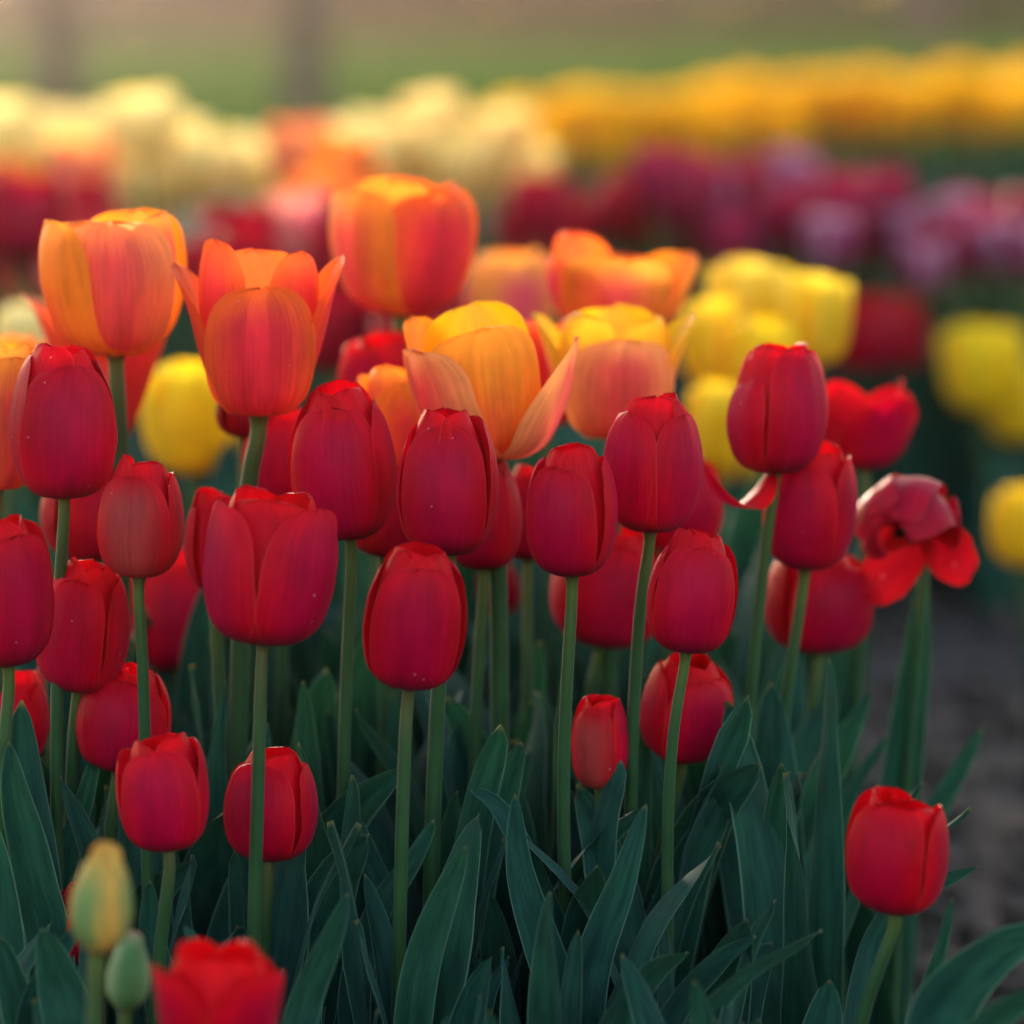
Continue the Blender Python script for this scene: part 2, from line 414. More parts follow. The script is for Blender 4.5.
def add_stamens(mat, R, Hh, root, n=6, open_=False):
    vs, fs, us = [], [], []
    for k in range(n):
        a = k * 2 * PI / n + 0.3
        p0 = Vector((math.cos(a), math.sin(a), 0)) * R * 0.12 + Vector((0, 0, Hh * 0.05))
        p1 = Vector((math.cos(a), math.sin(a), 0)) * R * 0.28 + Vector((0, 0, Hh * 0.30))
        p2 = p1 + Vector((math.cos(a) * R * .05, math.sin(a) * R * .05, Hh * 0.17))
        path = spath([p0, p1, p1 + (p2 - p1) * .3, p2], 6)
        v, f, u = tube_geo(path, [.0012, .0012, .0014, .0025, .003, .0026, .001], 6)
        o = len(vs); vs += v; fs += [tuple(i + o for i in q) for q in f]; us += u
    st = mesh_obj('stamens', xf(vs, mat), fs, us, M['stamen'], root)
    path = spath([Vector((0, 0, 0)), Vector((0, 0, Hh * .2)), Vector((0, 0, Hh * .42))], 6)
    v, f, u = tube_geo(path, [.003, .0042, .0042, .004, .0036, .0055, .003], 8)
    mesh_obj('pistil', xf(v, mat), f, u, M['pistil'], root)

MAIN = []    # (root object, root world position, depth)
def tulip(name, label, cx, top, base, wpx, d, kind, op=0.05, rot=0.0, stem=None, lean_x=0.0, tilt=0.0, tint=(1, 1, 1), petals=None,
          sr=0.0029, group=None, stemmat=None, seed=None, stam=False, cat='tulip', wl=None, bx=None, inner_op=None, jit=1.0, nvs=20, axis=None, ruf=.035):
    """one tulip plant. cx/top/base/wpx: the bloom in the picture; d: distance; stem: picture points of the stem below the bloom"""
    seed = seed if seed is not None else (int(cx * 13 + base * 7) % 9973)
    rnd = random.Random(seed)
    bxp = bx if bx is not None else cx
    P = at(bxp, base, d)
    T = at(cx, top, d)
    Hh = (base - top) / FPX * d
    R = wpx / 2 / FPX * d
    ax = (T - P) + Vector((0, 0, 0)); ax.y = tilt * Hh
    if kind in ('red', 'dusk'): ax.x += rnd.uniform(-.09, .09) * Hh; ax.y += rnd.uniform(-.12, .08) * Hh
    if axis is not None: ax = Vector(axis)
    ax.normalize()
    Hh /= max(0.6, math.sqrt(max(0.1, 1 - 0.0)))
    stem = stem or [(bxp - 1, base + 120), (bxp - 3, base + 260)]
    pts = [P + ax * Hh * 0.035, P - ax * 0.012]
    last = None
    for k, (sx, sy) in enumerate(stem):
        q = at(sx, sy, d + 0.004 * k)
        if q.z > 0.03 and q.z < P.z - 0.02:
            pts.append(q); last = q
    prv = pts[-2]
    lo = pts[-1]
    dirv = (lo - prv); 
    gx = lo.x + (dirv.x / abs(dirv.z) * lo.z * 0.5 if abs(dirv.z) > 1e-4 else 0)
    gx = min(max(gx, lo.x - 0.03), lo.x + 0.03)
    ground = Vector((gx, lo.y + rnd.uniform(-0.01, 0.015), -0.004))
    pts.append(ground); pts = pts[::-1]
    root = empty(name, (ground.x, ground.y, 0))
    tag(root, label, cat, group)
    inv = Matrix.Translation(-root.location)
    # stem
    path = spath(pts, 60)
    for _ in range(60):
        path = [path[0]] + [path[i] * .5 + (path[i - 1] + path[i + 1]) * .25 for i in range(1, 60)] + [path[60]]
    path = path[::2]
    radii = [sr * (1.18 - 0.25 * i / 30) for i in range(31)]; radii[-1] = sr * 1.55; radii[-2] = sr * 1.3; radii[-3] = sr * 1.1
    v, f, u = tube_geo(path, radii, 10)
    mesh_obj('stem', xf(v, inv), f, u, stemmat or M['stem'], root)
    # bloom
    hm = inv @ head_matrix(P, ax, 0)
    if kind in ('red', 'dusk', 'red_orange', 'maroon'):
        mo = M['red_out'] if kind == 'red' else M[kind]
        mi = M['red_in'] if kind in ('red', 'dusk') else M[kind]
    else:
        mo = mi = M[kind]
    r0 = -PI / 2 + math.radians(rot)
    iop = inner_op if inner_op is not None else op
    if petals is None:
        petals = []
        for k in range(3):
            petals.append(dict(th=120 * k + jit * rnd.uniform(-9, 9), op=op + jit * rnd.uniform(-.03, .14), lean=jit * rnd.uniform(-.3, 2.6), hs=rnd.uniform(.93, 1.0) - (0.03 if op < .3 else 0), wid=rnd.uniform(.99, 1.1), out=True))
        for k in range(3):
            petals.append(dict(th=60 + 120 * k + jit * rnd.uniform(-12, 12), op=iop - .13 + jit * rnd.uniform(-.08, .0), lean=jit * rnd.uniform(-1.0, .3), hs=rnd.uniform(.99, 1.07), wid=rnd.uniform(.95, 1.05), rs=0.82, out=False))
    for k, pt in enumerate(petals):
        outer = pt.get('out', True)
        wl_ = pt.get('wl') or wl or (WID if outer else WID_ROUND)
        v, f, u = petal_geo(R, Hh, r0 + math.radians(pt['th']), op=pt.get('op', op), lean=math.radians(pt.get('lean', 0)), wid=pt.get('wid', 1.0),
                            hs=pt.get('hs', 1.0), rs=pt.get('rs', 1.0), seed=seed % 97 + k * 3.7, wl=wl_, curl=pt.get('curl', 0), nv=nvs, wrap=pt.get('wrap', 1.12),
                            ridge=pt.get('ridge', 0.03), ruffle=pt.get('ruffle', ruf), cl=pt.get('cl'), outer=outer)
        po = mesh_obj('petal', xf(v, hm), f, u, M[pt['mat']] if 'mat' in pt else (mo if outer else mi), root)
        tv = rnd.uniform(.92, 1.06)
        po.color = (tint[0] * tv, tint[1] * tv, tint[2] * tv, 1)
    if stam: add_stamens(hm, R, Hh, root)
    MAIN.append((root, root.location.copy(), d))
    return root

EXTRA_LEAF_SEED = [0]
def leaf_on(root, pix, wpx, d, face=0.0, twist=0.0, fold=0.35, d_tip=0.0):
    """a leaf of an existing plant drawn through picture points from tip down to its lower visible end"""
    EXTRA_LEAF_SEED[0] += 1
    n = len(pix)
    pts = [at(x, y, d + d_tip * (1 - k / n)) for k, (x, y) in enumerate(pix)][::-1]
    rp = root.location
    lo = pts[0]
    pts = [p for p in pts]
    start = Vector((rp.x + (lo.x - rp.x) * 0.1, rp.y + (lo.y - rp.y) * .1, 0.0))
    if lo.z > 0.08:
        m = start.lerp(lo, 0.5); m.z = lo.z * 0.5
        m.x = rp.x + (lo.x - rp.x) * 0.55
        pts = [start, m] + pts
    else:
        pts = [start] + pts
    wv = wpx / FPX * d
    v, f, u = leaf_geo(pts, wv, math.radians(face), math.radians(twist), seed=EXTRA_LEAF_SEED[0], fold=fold, nv=30)
    return mesh_obj('leaf', xf(v, Matrix.Translation(-root.location)), f, u, M['leaf'], root)

def leaf_rand(root, rnd, L=None, width=None, az=None, lean=None, base=Vector((0, 0, 0)), nv=16, nu=6):
    L = L or rnd.uniform(.26, .36); width = width or rnd.uniform(.026, .044)
    az = rnd.uniform(0, 2 * PI) if az is None else az
    lean = lean if lean is not None else rnd.uniform(.06, .30)
    d = Vector((math.cos(az), math.sin(az), 0))
    bend = rnd.uniform(.0, 1.0) ** 2 * .7
    pts = [base, base + d * (L * .10 * lean) + Vector((0, 0, L * .25)),
           base + d * (L * .42 * lean) + Vector((0, 0, L * .55)),
           base + d * (L * (.75 + .35 * bend) * lean) + Vector((0, 0, L * .82 - L * .05 * bend)),
           base + d * (L * (1.1 + .9 * bend) * lean) + Vector((0, 0, L * (1.0 - .16 * bend)))]
    v, f, u = leaf_geo(pts, width, rnd.uniform(-.35, .35), rnd.uniform(-1.2, 1.2), seed=rnd.random() * 50, fold=rnd.uniform(.25, .6), nv=nv, nu=nu, view=d)
    return mesh_obj('leaf', v, f, u, M['leaf'], root)

# ------------------------------------------------------------------ ground
def sheet(name, x0, x1, y0, y1, z, mat, nx=1, ny=1, hf=None, kind='structure'):
    vs, fs = [], []
    for j in range(ny + 1):
        for i in range(nx + 1):
            x = x0 + (x1 - x0) * i / nx; y = y0 + (y1 - y0) * j / ny
            vs.append((x, y, z + (hf(x, y) if hf else 0)))
    fs = grid_faces(nx, ny)
    o = mesh_obj(name, vs, fs, None, mat)
    o['kind'] = kind
    return o

def soil_h(x, y):
    e = min(1, max(0, (x + 2.9) / .3), max(0, (4.9 - x) / .3)); e *= min(1, max(0, (y - .1) / .3), max(0, (11.9 - y) / .3))
    return e * (0.012 * noise.noise(Vector((x * 5, y * 5, 0))) + 0.010 * noise.noise(Vector((x * 17, y * 17, 2))) + 0.006 * noise.noise(Vector((x * 43, y * 43, 5))))
sheet('ground', -300, 300, -60, 400, -0.045, M['lawn'])
sheet('soil', -3, 5, 0, 12, -0.012, M['soil'], 240, 360, soil_h)
lawn_far = sheet('lawn', -60, 60, 12.0, 56, -0.03, M['lawn'], 60, 20, lambda x, y: 0.01 * noise.noise(Vector((x, y, 0))))
sheet('mulch_strip', -60, 2.5, 56, 75, -0.02, M['mulch'], 40, 8, lambda x, y: 0.01 * noise.noise(Vector((x, y, 4))))

# ------------------------------------------------------------------ the tulips in and near focus
RS = 'red tulips in the near bed'
OR = 'orange tulips in the near bed'
T = {}
def red(key, label, *a, **k):
    k.setdefault('group', RS); T[key] = tulip('red_tulip', label, *a, **k)
def orange(key, label, *a, **k):
    k.setdefault('group', OR); T[key] = tulip('orange_tulip', label, *a, **k)
def yellow(key, label, *a, **k):
    k.setdefault('group', 'yellow tulips behind the near bed'); T[key] = tulip('yellow_tulip', label, *a, **k)

red('a', 'tall closed crimson tulip overlapping an orange bloom at the left edge', 64, 346, 498, 106, 1.735, 'red', 0.0, 14, stem=[(57, 640), (57, 920)], seed=11)
red('b', 'small dusky rose closed tulip on a thin stem left of the scarlet cup', 139, 459, 577, 84, 1.70, 'dusk', 0.10, -22, stem=[(142, 640), (145, 735), (148, 900)], sr=.0027, seed=5)
red('c', 'large scarlet tulip with a wide cup just opening, below the red-orange one', 263, 494, 645, 134, 1.66, 'red', 0.42, 58, stem=[(259, 760), (253, 960)], stemmat=M['stem_red'], seed=23)
red('d', 'closed crimson tulip leaning against the left side of the tallest apricot bloom', 350, 384, 538, 102, 1.77, 'red', 0.05, -14, stem=[(345, 700), (340, 980)], seed=31)
red('e', 'large egg-shaped crimson tulip directly in front of the wide-open apricot bloom', 448, 407, 555, 99, 1.735, 'red', -0.02, 2, stem=[(441, 640), (434, 780), (430, 920)], seed=44, sr=.0036)
red('f', 'squarish red tulip with flat top, lower centre, on a reddish stem', 409, 545, 687, 103, 1.66, 'red', 0.22, 4, stem=[(404, 760), (398, 1000)], stemmat=M['stem_red'], seed=52)
red('g', 'closed crimson tulip with one narrow petal standing at its right side', 572, 446, 575, 88, 1.72, 'red', 0.12, -20, stem=[(568, 660), (562, 790), (567, 960)], seed=63)
red('h', 'closed crimson tulip standing under the golden flamed bloom', 650, 398, 531, 97, 1.755, 'red', 0.12, 52, stem=[(640, 600), (632, 740), (630, 860)], seed=77)
red('i', 'small closed red tulip leaning right on a thin curved stem', 700, 530, 652, 88, 1.70, 'red', 0.06, 8, bx=686, stem=[(676, 710), (667, 800), (668, 960)], sr=.0026, seed=81)
red('j', 'highest dark crimson tulip on the right with a fallen petal hanging at its foot', 782, 344, 473, 98, 1.85, 'red', 0.14, 40, bx=775, stem=[(768, 520), (752, 680), (740, 820), (733, 930)], seed=92,
    petals=[dict(th=0, op=.1, out=True), dict(th=120, op=.12, hs=.95, out=True), dict(th=60, op=.15, rs=.86, out=False, hs=1.02), dict(th=180, op=.1, rs=.86, out=False), dict(th=300, op=.12, rs=.86, out=False, wid=1.05),
            dict(th=262, cl=[(.1, 0), (.45, -.16), (.9, -.25), (1.35, -.16), (1.75, .08)], wid=.5, wl=WID_POINT, out=True, wrap=.6), dict(th=240, op=.05, lean=2, hs=.8, out=True)])
red('k', 'closed crimson tulip below the highest dark crimson one', 815, 445, 568, 92, 1.87, 'red', 0.18, -35, bx=805, stem=[(795, 640), (778, 760), (770, 900)], seed=101)
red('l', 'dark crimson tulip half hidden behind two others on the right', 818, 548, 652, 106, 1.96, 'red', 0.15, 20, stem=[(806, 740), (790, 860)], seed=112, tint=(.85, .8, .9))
red('n', 'out-of-focus star-shaped red tulip with spread petals behind the drooping one', 865, 385, 470, 104, 2.06, 'red', 0.85, 25, stem=[(862, 600), (850, 800)], seed=131, wl=WID_POINT, tint=(.9, .9, .9))
red('o', 'red tulip low beneath the small leaning one, tilted to the right', 690, 650, 757, 92, 1.80, 'red', 0.1, 35, bx=682, stem=[(668, 820), (655, 900)], tilt=-0.15, seed=141)
red('p', 'smallest red bud with one dusky outer petal among the centre leaves', 600, 694, 788, 58, 1.76, 'red', 0.12, -30, stem=[(601, 850), (605, 940)], seed=155, sr=.0026,
    petals=[dict(th=0, out=True, mat='dusk', hs=.92), dict(th=120, out=True), dict(th=240, out=True), dict(th=60, out=False, rs=.86), dict(th=180, out=False, rs=.86), dict(th=300, out=False, rs=.86)])
red('q', 'crimson tulip tucked behind the right side of the large egg-shaped one', 492, 456, 570, 76, 1.83, 'red', 0.0, -10, bx=484, stem=[(477, 680), (471, 930)], seed=162)
red('r', 'broad red tulip half hidden behind the stem of the closed crimson one', 612, 530, 645, 112, 1.95, 'red', 0.25, 15, bx=600, stem=[(590, 690), (582, 800)], seed=171)
red('s', 'upright red tulip above the yellowing bud at lower left', 168, 736, 850, 92, 1.64, 'red', 0.32, -4, stem=[(160, 890), (157, 980)], seed=183, stemmat=M['stem_red'])
red('t', 'round red tulip crossed by the stem of the large scarlet cup', 269, 750, 860, 92, 1.70, 'red', 0.12, -24, stem=[(266, 900), (262, 1000)], seed=191, stemmat=M['stem_red'])
red('u', 'round crimson tulip tilted right, crossed by the thin stem of the dusky one', 126, 663, 770, 94, 1.75, 'red', 0.05, 10, bx=118, stem=[(110, 830), (100, 960)], seed=202)
red('v', 'wide red tulip cut by the left edge of the picture', 8, 516, 665, 98, 1.68, 'red', 0.35, 40, stem=[(3, 760), (6, 1000)], seed=213)
red('w', 'crimson tulip behind the stem of the tall closed one at left', 86, 558, 690, 92, 1.745, 'red', 0.1, -12, bx=78, stem=[(72, 760), (68, 900)], seed=222)
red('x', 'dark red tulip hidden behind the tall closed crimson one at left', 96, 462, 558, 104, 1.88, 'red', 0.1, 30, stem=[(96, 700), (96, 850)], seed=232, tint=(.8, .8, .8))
red('y', 'red tulip at the left edge low below the cut-off wide one', 10, 670, 765, 70, 1.80, 'red', 0.1, -20, stem=[(14, 860), (16, 950)], seed=243)
red('z', 'tiny dark red bloom in deep shade among lower left leaves', 84, 788, 850, 50, 1.88, 'red', 0.3, 0, stem=[(84, 900), (84, 960)], seed=252, tint=(.6, .6, .6))  # tint darkens the petals, putting the deep shade into their colour
red('aa', 'blurred red tulip behind and right of the small dusky rose one', 178, 552, 670, 98, 2.05, 'red', 0.3, 20, stem=[(176, 760), (172, 860)], seed=262)
red('ab', 'crimson tulip between the red-orange bloom and the leaning closed crimson one', 285, 408, 505, 82, 1.93, 'red', 0.1, -15, stem=[(283, 600), (280, 850)], seed=271)
red('ac', 'blurred dark red tulip left of the apricot bloom top', 378, 338, 425, 80, 2.05, 'red', 0.4, -15, stem=[(378, 600), (376, 850)], seed=283)
red('ad', 'red tulip behind the closed crimson one under the golden bloom', 676, 455, 552, 88, 1.98, 'red', 0.2, 15, stem=[(670, 640), (664, 800)], seed=291)
red('ae', 'red tulip showing between the two centre crimson blooms from behind', 384, 468, 556, 82, 1.87, 'red', 0.1, 35, stem=[(384, 700), (382, 850)], seed=302)
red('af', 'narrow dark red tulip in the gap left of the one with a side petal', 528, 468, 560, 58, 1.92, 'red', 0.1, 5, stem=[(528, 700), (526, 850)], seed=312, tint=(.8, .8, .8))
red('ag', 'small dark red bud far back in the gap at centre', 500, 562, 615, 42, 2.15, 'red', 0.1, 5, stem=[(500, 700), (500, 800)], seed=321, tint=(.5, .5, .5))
red('ah', 'lone opening red tulip at lower right beside the bare soil', 902, 792, 912, 102, 1.60, 'red', 0.32, -32, bx=894, stem=[(878, 945), (855, 1040)], seed=333, tint=(1, .8, .7),
    petals=[dict(th=0, op=.2, out=True), dict(th=118, op=.38, out=True, hs=.95), dict(th=238, op=.42, lean=3, hs=1.02, out=True, wid=.95), dict(th=60, op=.30, rs=.80, out=False, hs=.97), dict(th=180, op=.4, rs=.84, out=False, hs=.93), dict(th=292, op=.30, rs=.82, out=False, hs=1.06)])
red('ai', 'blurred scarlet open tulip cut by the bottom edge, nearest the camera', 217, 948, 1075, 128, 1.43, 'red', 0.62, 60, stem=[(215, 1160), (212, 1300)], seed=341, tint=(1.05, .8, .7))
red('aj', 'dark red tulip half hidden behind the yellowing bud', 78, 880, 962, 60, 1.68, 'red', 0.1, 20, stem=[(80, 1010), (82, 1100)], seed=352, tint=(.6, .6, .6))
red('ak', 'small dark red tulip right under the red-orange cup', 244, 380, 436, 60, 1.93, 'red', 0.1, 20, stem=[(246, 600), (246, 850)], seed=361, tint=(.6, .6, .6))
red('al', 'red tulip whose top shows at the upper left of the large scarlet cup', 214, 490, 590, 56, 1.82, 'red', 0.15, 30, stem=[(220, 700), (224, 850)], seed=371)
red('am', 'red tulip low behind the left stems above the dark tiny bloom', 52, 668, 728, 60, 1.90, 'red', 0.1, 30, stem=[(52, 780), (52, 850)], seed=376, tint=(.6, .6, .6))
# the drooping one
T['m'] = tulip('drooping_tulip', 'overblown crimson tulip, petals flopped open showing yellow and black centre', 895, 440, 522, 96, 1.95, 'blown', 1.0, 0, ruf=.12, bx=920, stem=[(926, 560), (914, 700), (900, 860)], seed=121, group=RS,
    axis=(-0.30, -0.60, 0.04), stam=True, stemmat=M['stem'],
    petals=[dict(th=172, cl=[(.1, 0), (.5, .06), (.9, .22), (1.0, .5), (.85, .8), (.5, 1.0), (.1, 1.08)], wid=1.15, out=True, wrap=1.3),
            dict(th=120, cl=[(.1, 0), (.5, .06), (.85, .25), (.95, .5), (.8, .8), (.5, 1.0), (.2, 1.1)], wid=1.0, out=True, wrap=1.3),
            dict(th=235, cl=[(.1, 0), (.5, .06), (.85, .25), (.95, .5), (.8, .8), (.5, 1.0), (.2, 1.1)], wid=1.05, out=True, wrap=1.3),
            dict(th=62, op=.7, lean=10, hs=.42, wid=.6, out=False),
            dict(th=303, cl=[(.1, 0), (.4, .02), (.8, .08), (1.2, .2), (1.6, .28), (1.95, .3)], wid=.62, out=True),
            dict(th=20, op=1.0, lean=25, hs=.38, wid=.6, out=False)])

VF = [(.1, 0), (.44, .04), (.72, .15), (.87, .32), (.95, .5), (.97, .7), (.93, .87), (.84, 1)]      # a cup that narrows to its foot
VS = [(.1, 0), (.40, .04), (.66, .15), (.81, .32), (.92, .5), (1.02, .7), (1.13, .87), (1.22, 1)]
orange('O1', 'apricot-orange tulip with a rose-flamed right petal, upper left', 112, 218, 355, 143, 1.87, 'apricot', 0.42, -32, bx=116, stem=[(118, 400), (122, 520), (124, 800)], seed=401, sr=.0042,
    petals=[dict(th=44, cl=VF, wid=.96, out=True, mat='salmon', wl=WID_ROUND, rs=.97, hs=1.0), dict(th=-34, cl=VF, wid=.98, out=True, wl=WID_ROUND, rs=1.06, hs=1.0, mat='tangerine'), dict(th=190, cl=VF, out=True, wl=WID_ROUND, hs=1.04),
            dict(th=5, cl=VF, rs=.84, out=False, hs=1.0), dict(th=115, cl=VF, rs=.9, out=False, hs=1.05), dict(th=-104, cl=VF, rs=.98, out=True, hs=.94, wl=WID_ROUND)])
orange('O2', 'red-orange tulip with one broad oval petal in front, left of centre', 259, 252, 415, 132, 1.81, 'flame', 0.8, 0, stem=[(252, 460), (245, 510), (238, 700), (236, 900)], seed=412, sr=.0043,
    petals=[dict(th=2, cl=VF, wid=.98, hs=.84, out=True, wl=WID, mat='flame', rs=.98, lean=4), dict(th=-100, cl=VS, wid=.85, lean=2, hs=.94, out=True, wl=WID_ROUND, mat='red_orange'), dict(th=102, cl=VS, lean=2, wid=.85, hs=1.0, out=True, wl=WID_ROUND, mat='red_orange'),
            dict(th=52, cl=VF, lean=2, rs=.86, out=False, hs=1.04, wid=.70, mat='red_orange', ridge=0), dict(th=180, cl=VF, rs=.92, out=False, hs=1.0), dict(th=-50, cl=VF, lean=2, rs=.86, out=False, hs=1.10, wid=.62, mat='red_orange', ridge=0)])
orange('O3', 'wide-open apricot tulip with a long pointed petal flung to the right', 470, 318, 457, 132, 1.83, 'apricot', 0.6, 0, bx=494, stem=[(497, 520), (500, 640), (500, 850)], seed=423, sr=.0043,
    petals=[dict(th=6, op=.6, wid=1.08, hs=.97, rs=.92, out=True, wl=WID_ROUND, ridge=.05, mat='tangerine'), dict(th=-58, op=.62, lean=5, hs=.93, wid=1.05, rs=1.0, out=True, wl=WID_ROUND, mat='salmon'), dict(th=80, op=.66, lean=19, wid=.88, hs=.98, out=True, wl=WID_POINT, mat='salmon'),
            dict(th=-118, op=.6, lean=4, out=False, hs=1.12, wid=.75, rs=.95), dict(th=170, op=.5, rs=.92, out=False, hs=1.10, mat='gold'), dict(th=70, op=.4, rs=.75, lean=-4, out=False, hs=.85, wid=.9)])
orange('O4', 'blurred orange-red tulip with rounded petals, highest of the near ones', 404, 184, 314, 138, 2.08, 'flame', 0.6, 18, bx=400, stem=[(398, 420), (394, 700)], seed=434, sr=.0045, wl=WID_ROUND,
    petals=[dict(th=24, cl=VF, wid=1.0, hs=.97, lean=1, mat='flame'), dict(th=-72, cl=VF, wid=.95, lean=4, hs=1.0, mat='apricot'), dict(th=135, cl=VF, lean=4, hs=1.0), dict(th=75, cl=VF, rs=.88, hs=1.03, out=False, wid=.9, ridge=0), dict(th=-30, cl=VF, rs=.84, hs=1.05, out=False, wid=.8, ridge=0, mat='tangerine'), dict(th=180, cl=VF, rs=.9, hs=1.03, out=False)])
orange('O5', 'blurred bright orange tulip wide open, behind the golden flamed one', 617, 236, 330, 128, 2.12, 'flame', 0.9, 60, bx=612, stem=[(610, 450), (604, 700)], seed=445, wl=WID_ROUND,
    petals=[dict(th=-62, op=.62, lean=14, wid=1.0, hs=1.02, mat='apricot'), dict(th=58, op=.62, lean=16, wid=1.05, hs=1.05, mat='apricot'), dict(th=0, op=.5, lean=2, hs=.66, out=False, wid=.9, rs=.85), dict(th=175, op=.6, hs=1.0, out=False, wid=.85), dict(th=115, op=.7, lean=8, out=False, hs=.85), dict(th=240, op=.7, lean=8, out=False, hs=.85)])
orange('O6', 'golden yellow tulip with a rose flame on its front petal, right of centre', 615, 312, 438, 130, 1.95, 'gold', 0.7, 4, bx=614, stem=[(612, 560), (606, 800)], seed=456, wl=WID_ROUND, sr=.0042,
    petals=[dict(th=4, cl=VF, wid=1.0, hs=.84, mat='salmon', wl=WID, rs=.98, lean=2), dict(th=-98, cl=VS, lean=1, wid=.85), dict(th=98, cl=VS, lean=1, wid=.85), dict(th=-50, cl=VF, rs=.86, out=False, hs=1.02, wid=.75, ridge=0), dict(th=52, cl=VF, rs=.86, out=False, hs=1.0, wid=.75, ridge=0), dict(th=180, op=.65, out=False, rs=.92, hs=1.02)])
orange('O7', 'blurred red-orange tulip spread open behind the apricot one upper left', 104, 282, 445, 108, 2.06, 'red_orange', 1.0, 40, stem=[(106, 600), (108, 800)], seed=467, wl=WID_ROUND)
orange('O8', 'orange tulip cut by the left edge beside the tall closed crimson one', -2, 345, 490, 100, 1.79, 'apricot', 0.5, 25, stem=[(0, 650), (2, 900)], seed=478, wl=WID_ROUND)
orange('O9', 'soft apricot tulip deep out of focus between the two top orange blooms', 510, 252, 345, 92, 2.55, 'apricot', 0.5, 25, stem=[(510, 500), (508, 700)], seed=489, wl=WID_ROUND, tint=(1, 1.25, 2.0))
orange('O10', 'dark red-orange tulip behind the gap between apricot and golden blooms', 548, 325, 425, 84, 2.12, 'red_orange', 0.4, 45, stem=[(546, 560), (544, 800)], seed=499)
orange('O11', 'small orange tulip peeking between two closed crimson blooms at centre', 394, 372, 482, 70, 1.90, 'apricot', 0.5, 15, stem=[(394, 600), (392, 850)], seed=505)
orange('O12', 'orange bloom top showing behind the left-edge orange tulip', 10, 338, 420, 84, 2.15, 'apricot', 0.5, 15, stem=[(10, 600), (12, 750)], seed=515)

yellow('Y1', 'blurred bright yellow tulip below the apricot and red-orange blooms', 192, 362, 474, 100, 2.40, 'yellow', 0.55, 30, stem=[(192, 560), (190, 700)], seed=601)
yellow('Y2', 'blurred pale yellow tulip at the left edge behind the orange ones', 26, 305, 385, 62, 2.7, 'pale', 0.5, 10, stem=[(26, 500), (26, 600)], seed=602)
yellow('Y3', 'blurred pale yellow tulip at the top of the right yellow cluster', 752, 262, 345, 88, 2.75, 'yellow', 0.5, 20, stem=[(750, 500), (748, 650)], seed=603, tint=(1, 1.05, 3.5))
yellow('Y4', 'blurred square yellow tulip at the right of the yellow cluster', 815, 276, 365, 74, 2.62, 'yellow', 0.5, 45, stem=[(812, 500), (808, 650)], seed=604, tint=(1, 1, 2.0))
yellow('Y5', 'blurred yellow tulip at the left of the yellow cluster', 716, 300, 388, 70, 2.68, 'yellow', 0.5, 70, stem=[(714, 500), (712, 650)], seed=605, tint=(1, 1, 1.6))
yellow('Y6', 'blurred yellow tulip low in the yellow cluster left of the highest crimson one', 718, 384, 470, 64, 2.5, 'yellow', 0.5, 10, stem=[(718, 560), (718, 700)], seed=606, tint=(1, 1, 1.6))
yellow('Y7', 'blurred yellow tulip between the pale one and the highest crimson bloom', 765, 320, 400, 70, 2.58, 'yellow', 0.5, 10, stem=[(765, 560), (765, 700)], seed=607)
yellow('Y8', 'blurred yellow tulip with flat top near the right edge', 982, 326, 412, 84, 3.6, 'yellow', 0.5, 10, stem=[(988, 500), (990, 570)], seed=608)
yellow('Y9', 'blurred yellow tulip overlapping the flat-topped one at the right edge', 1016, 362, 440, 60, 3.7, 'yellow', 0.4, 30, stem=[(1018, 500), (1020, 570)], seed=609)
yellow('Y10', 'blurred yellow tulip half cut by the right edge, low beside dark foliage', 1024, 486, 566, 66, 2.75, 'yellow', 0.4, 30, stem=[(1030, 640), (1036, 780)], seed=610)
yellow('Y11', 'blurred yellow tulip hanging low beneath the yellow cluster', 734, 420, 482, 50, 2.55, 'yellow', 0.4, 30, stem=[(736, 560), (738, 700)], seed=611)
red('ra', 'blurred dark red tulip right of the yellow cluster', 862, 296, 372, 72, 3.7, 'red', 0.4, 30, stem=[(864, 500), (866, 620)], seed=621, tint=(.75, .6, .6))
red('rb', 'second blurred dark red tulip to the right, overlapping its neighbour', 896, 298, 370, 64, 3.75, 'red', 0.4, 0, stem=[(896, 500), (896, 620)], seed=622, tint=(.75, .6, .6))

# buds
T['bud1'] = tulip('tulip_bud', 'yellowing green closed bud streaked orange, blurred close to the camera', 108, 836, 950, 64, 1.43, 'bud_gold', 0, -38, bx=98, stem=[(94, 1060), (92, 1250)], seed=701, cat='tulip bud', group='unopened tulip buds', wl=WID_POINT, jit=.3, sr=.0034,
    petals=[dict(th=a, op=0, wl=WID_POINT, wid=1.12, out=o, rs=r, hs=h, cl=[(.1, 0), (.5, .04), (.86, .16), (1.0, .34), (.93, .55), (.68, .76), (.34, .92), (.06, 1.0)], wrap=1.05) for a, o, r, h in ((0, 1, 1, 1), (120, 1, 1, 1), (240, 1, 1, 1), (60, 0, .92, .98), (180, 0, .92, .98), (300, 0, .92, .98))])
T['bud2'] = tulip('tulip_bud', 'small pale green closed bud with a pinkish tip beside the yellowing bud', 132, 926, 1008, 46, 1.49, 'bud_green', 0, 10, bx=126, stem=[(122, 1100), (120, 1250)], seed=702, cat='tulip bud', group='unopened tulip buds', wl=WID_POINT, jit=.3, sr=.0026,
    petals=[dict(th=a, op=0, wl=WID_POINT, wid=1.12, out=o, rs=r, hs=h, cl=[(.1, 0), (.5, .04), (.86, .16), (1.0, .34), (.93, .55), (.68, .76), (.36, .92), (.10, 1.0)], wrap=1.05) for a, o, r, h in ((0, 1, 1, 1), (120, 1, 1, 1), (240, 1, 1, 1), (60, 0, .92, .98), (180, 0, .92, .98), (300, 0, .92, .98))])

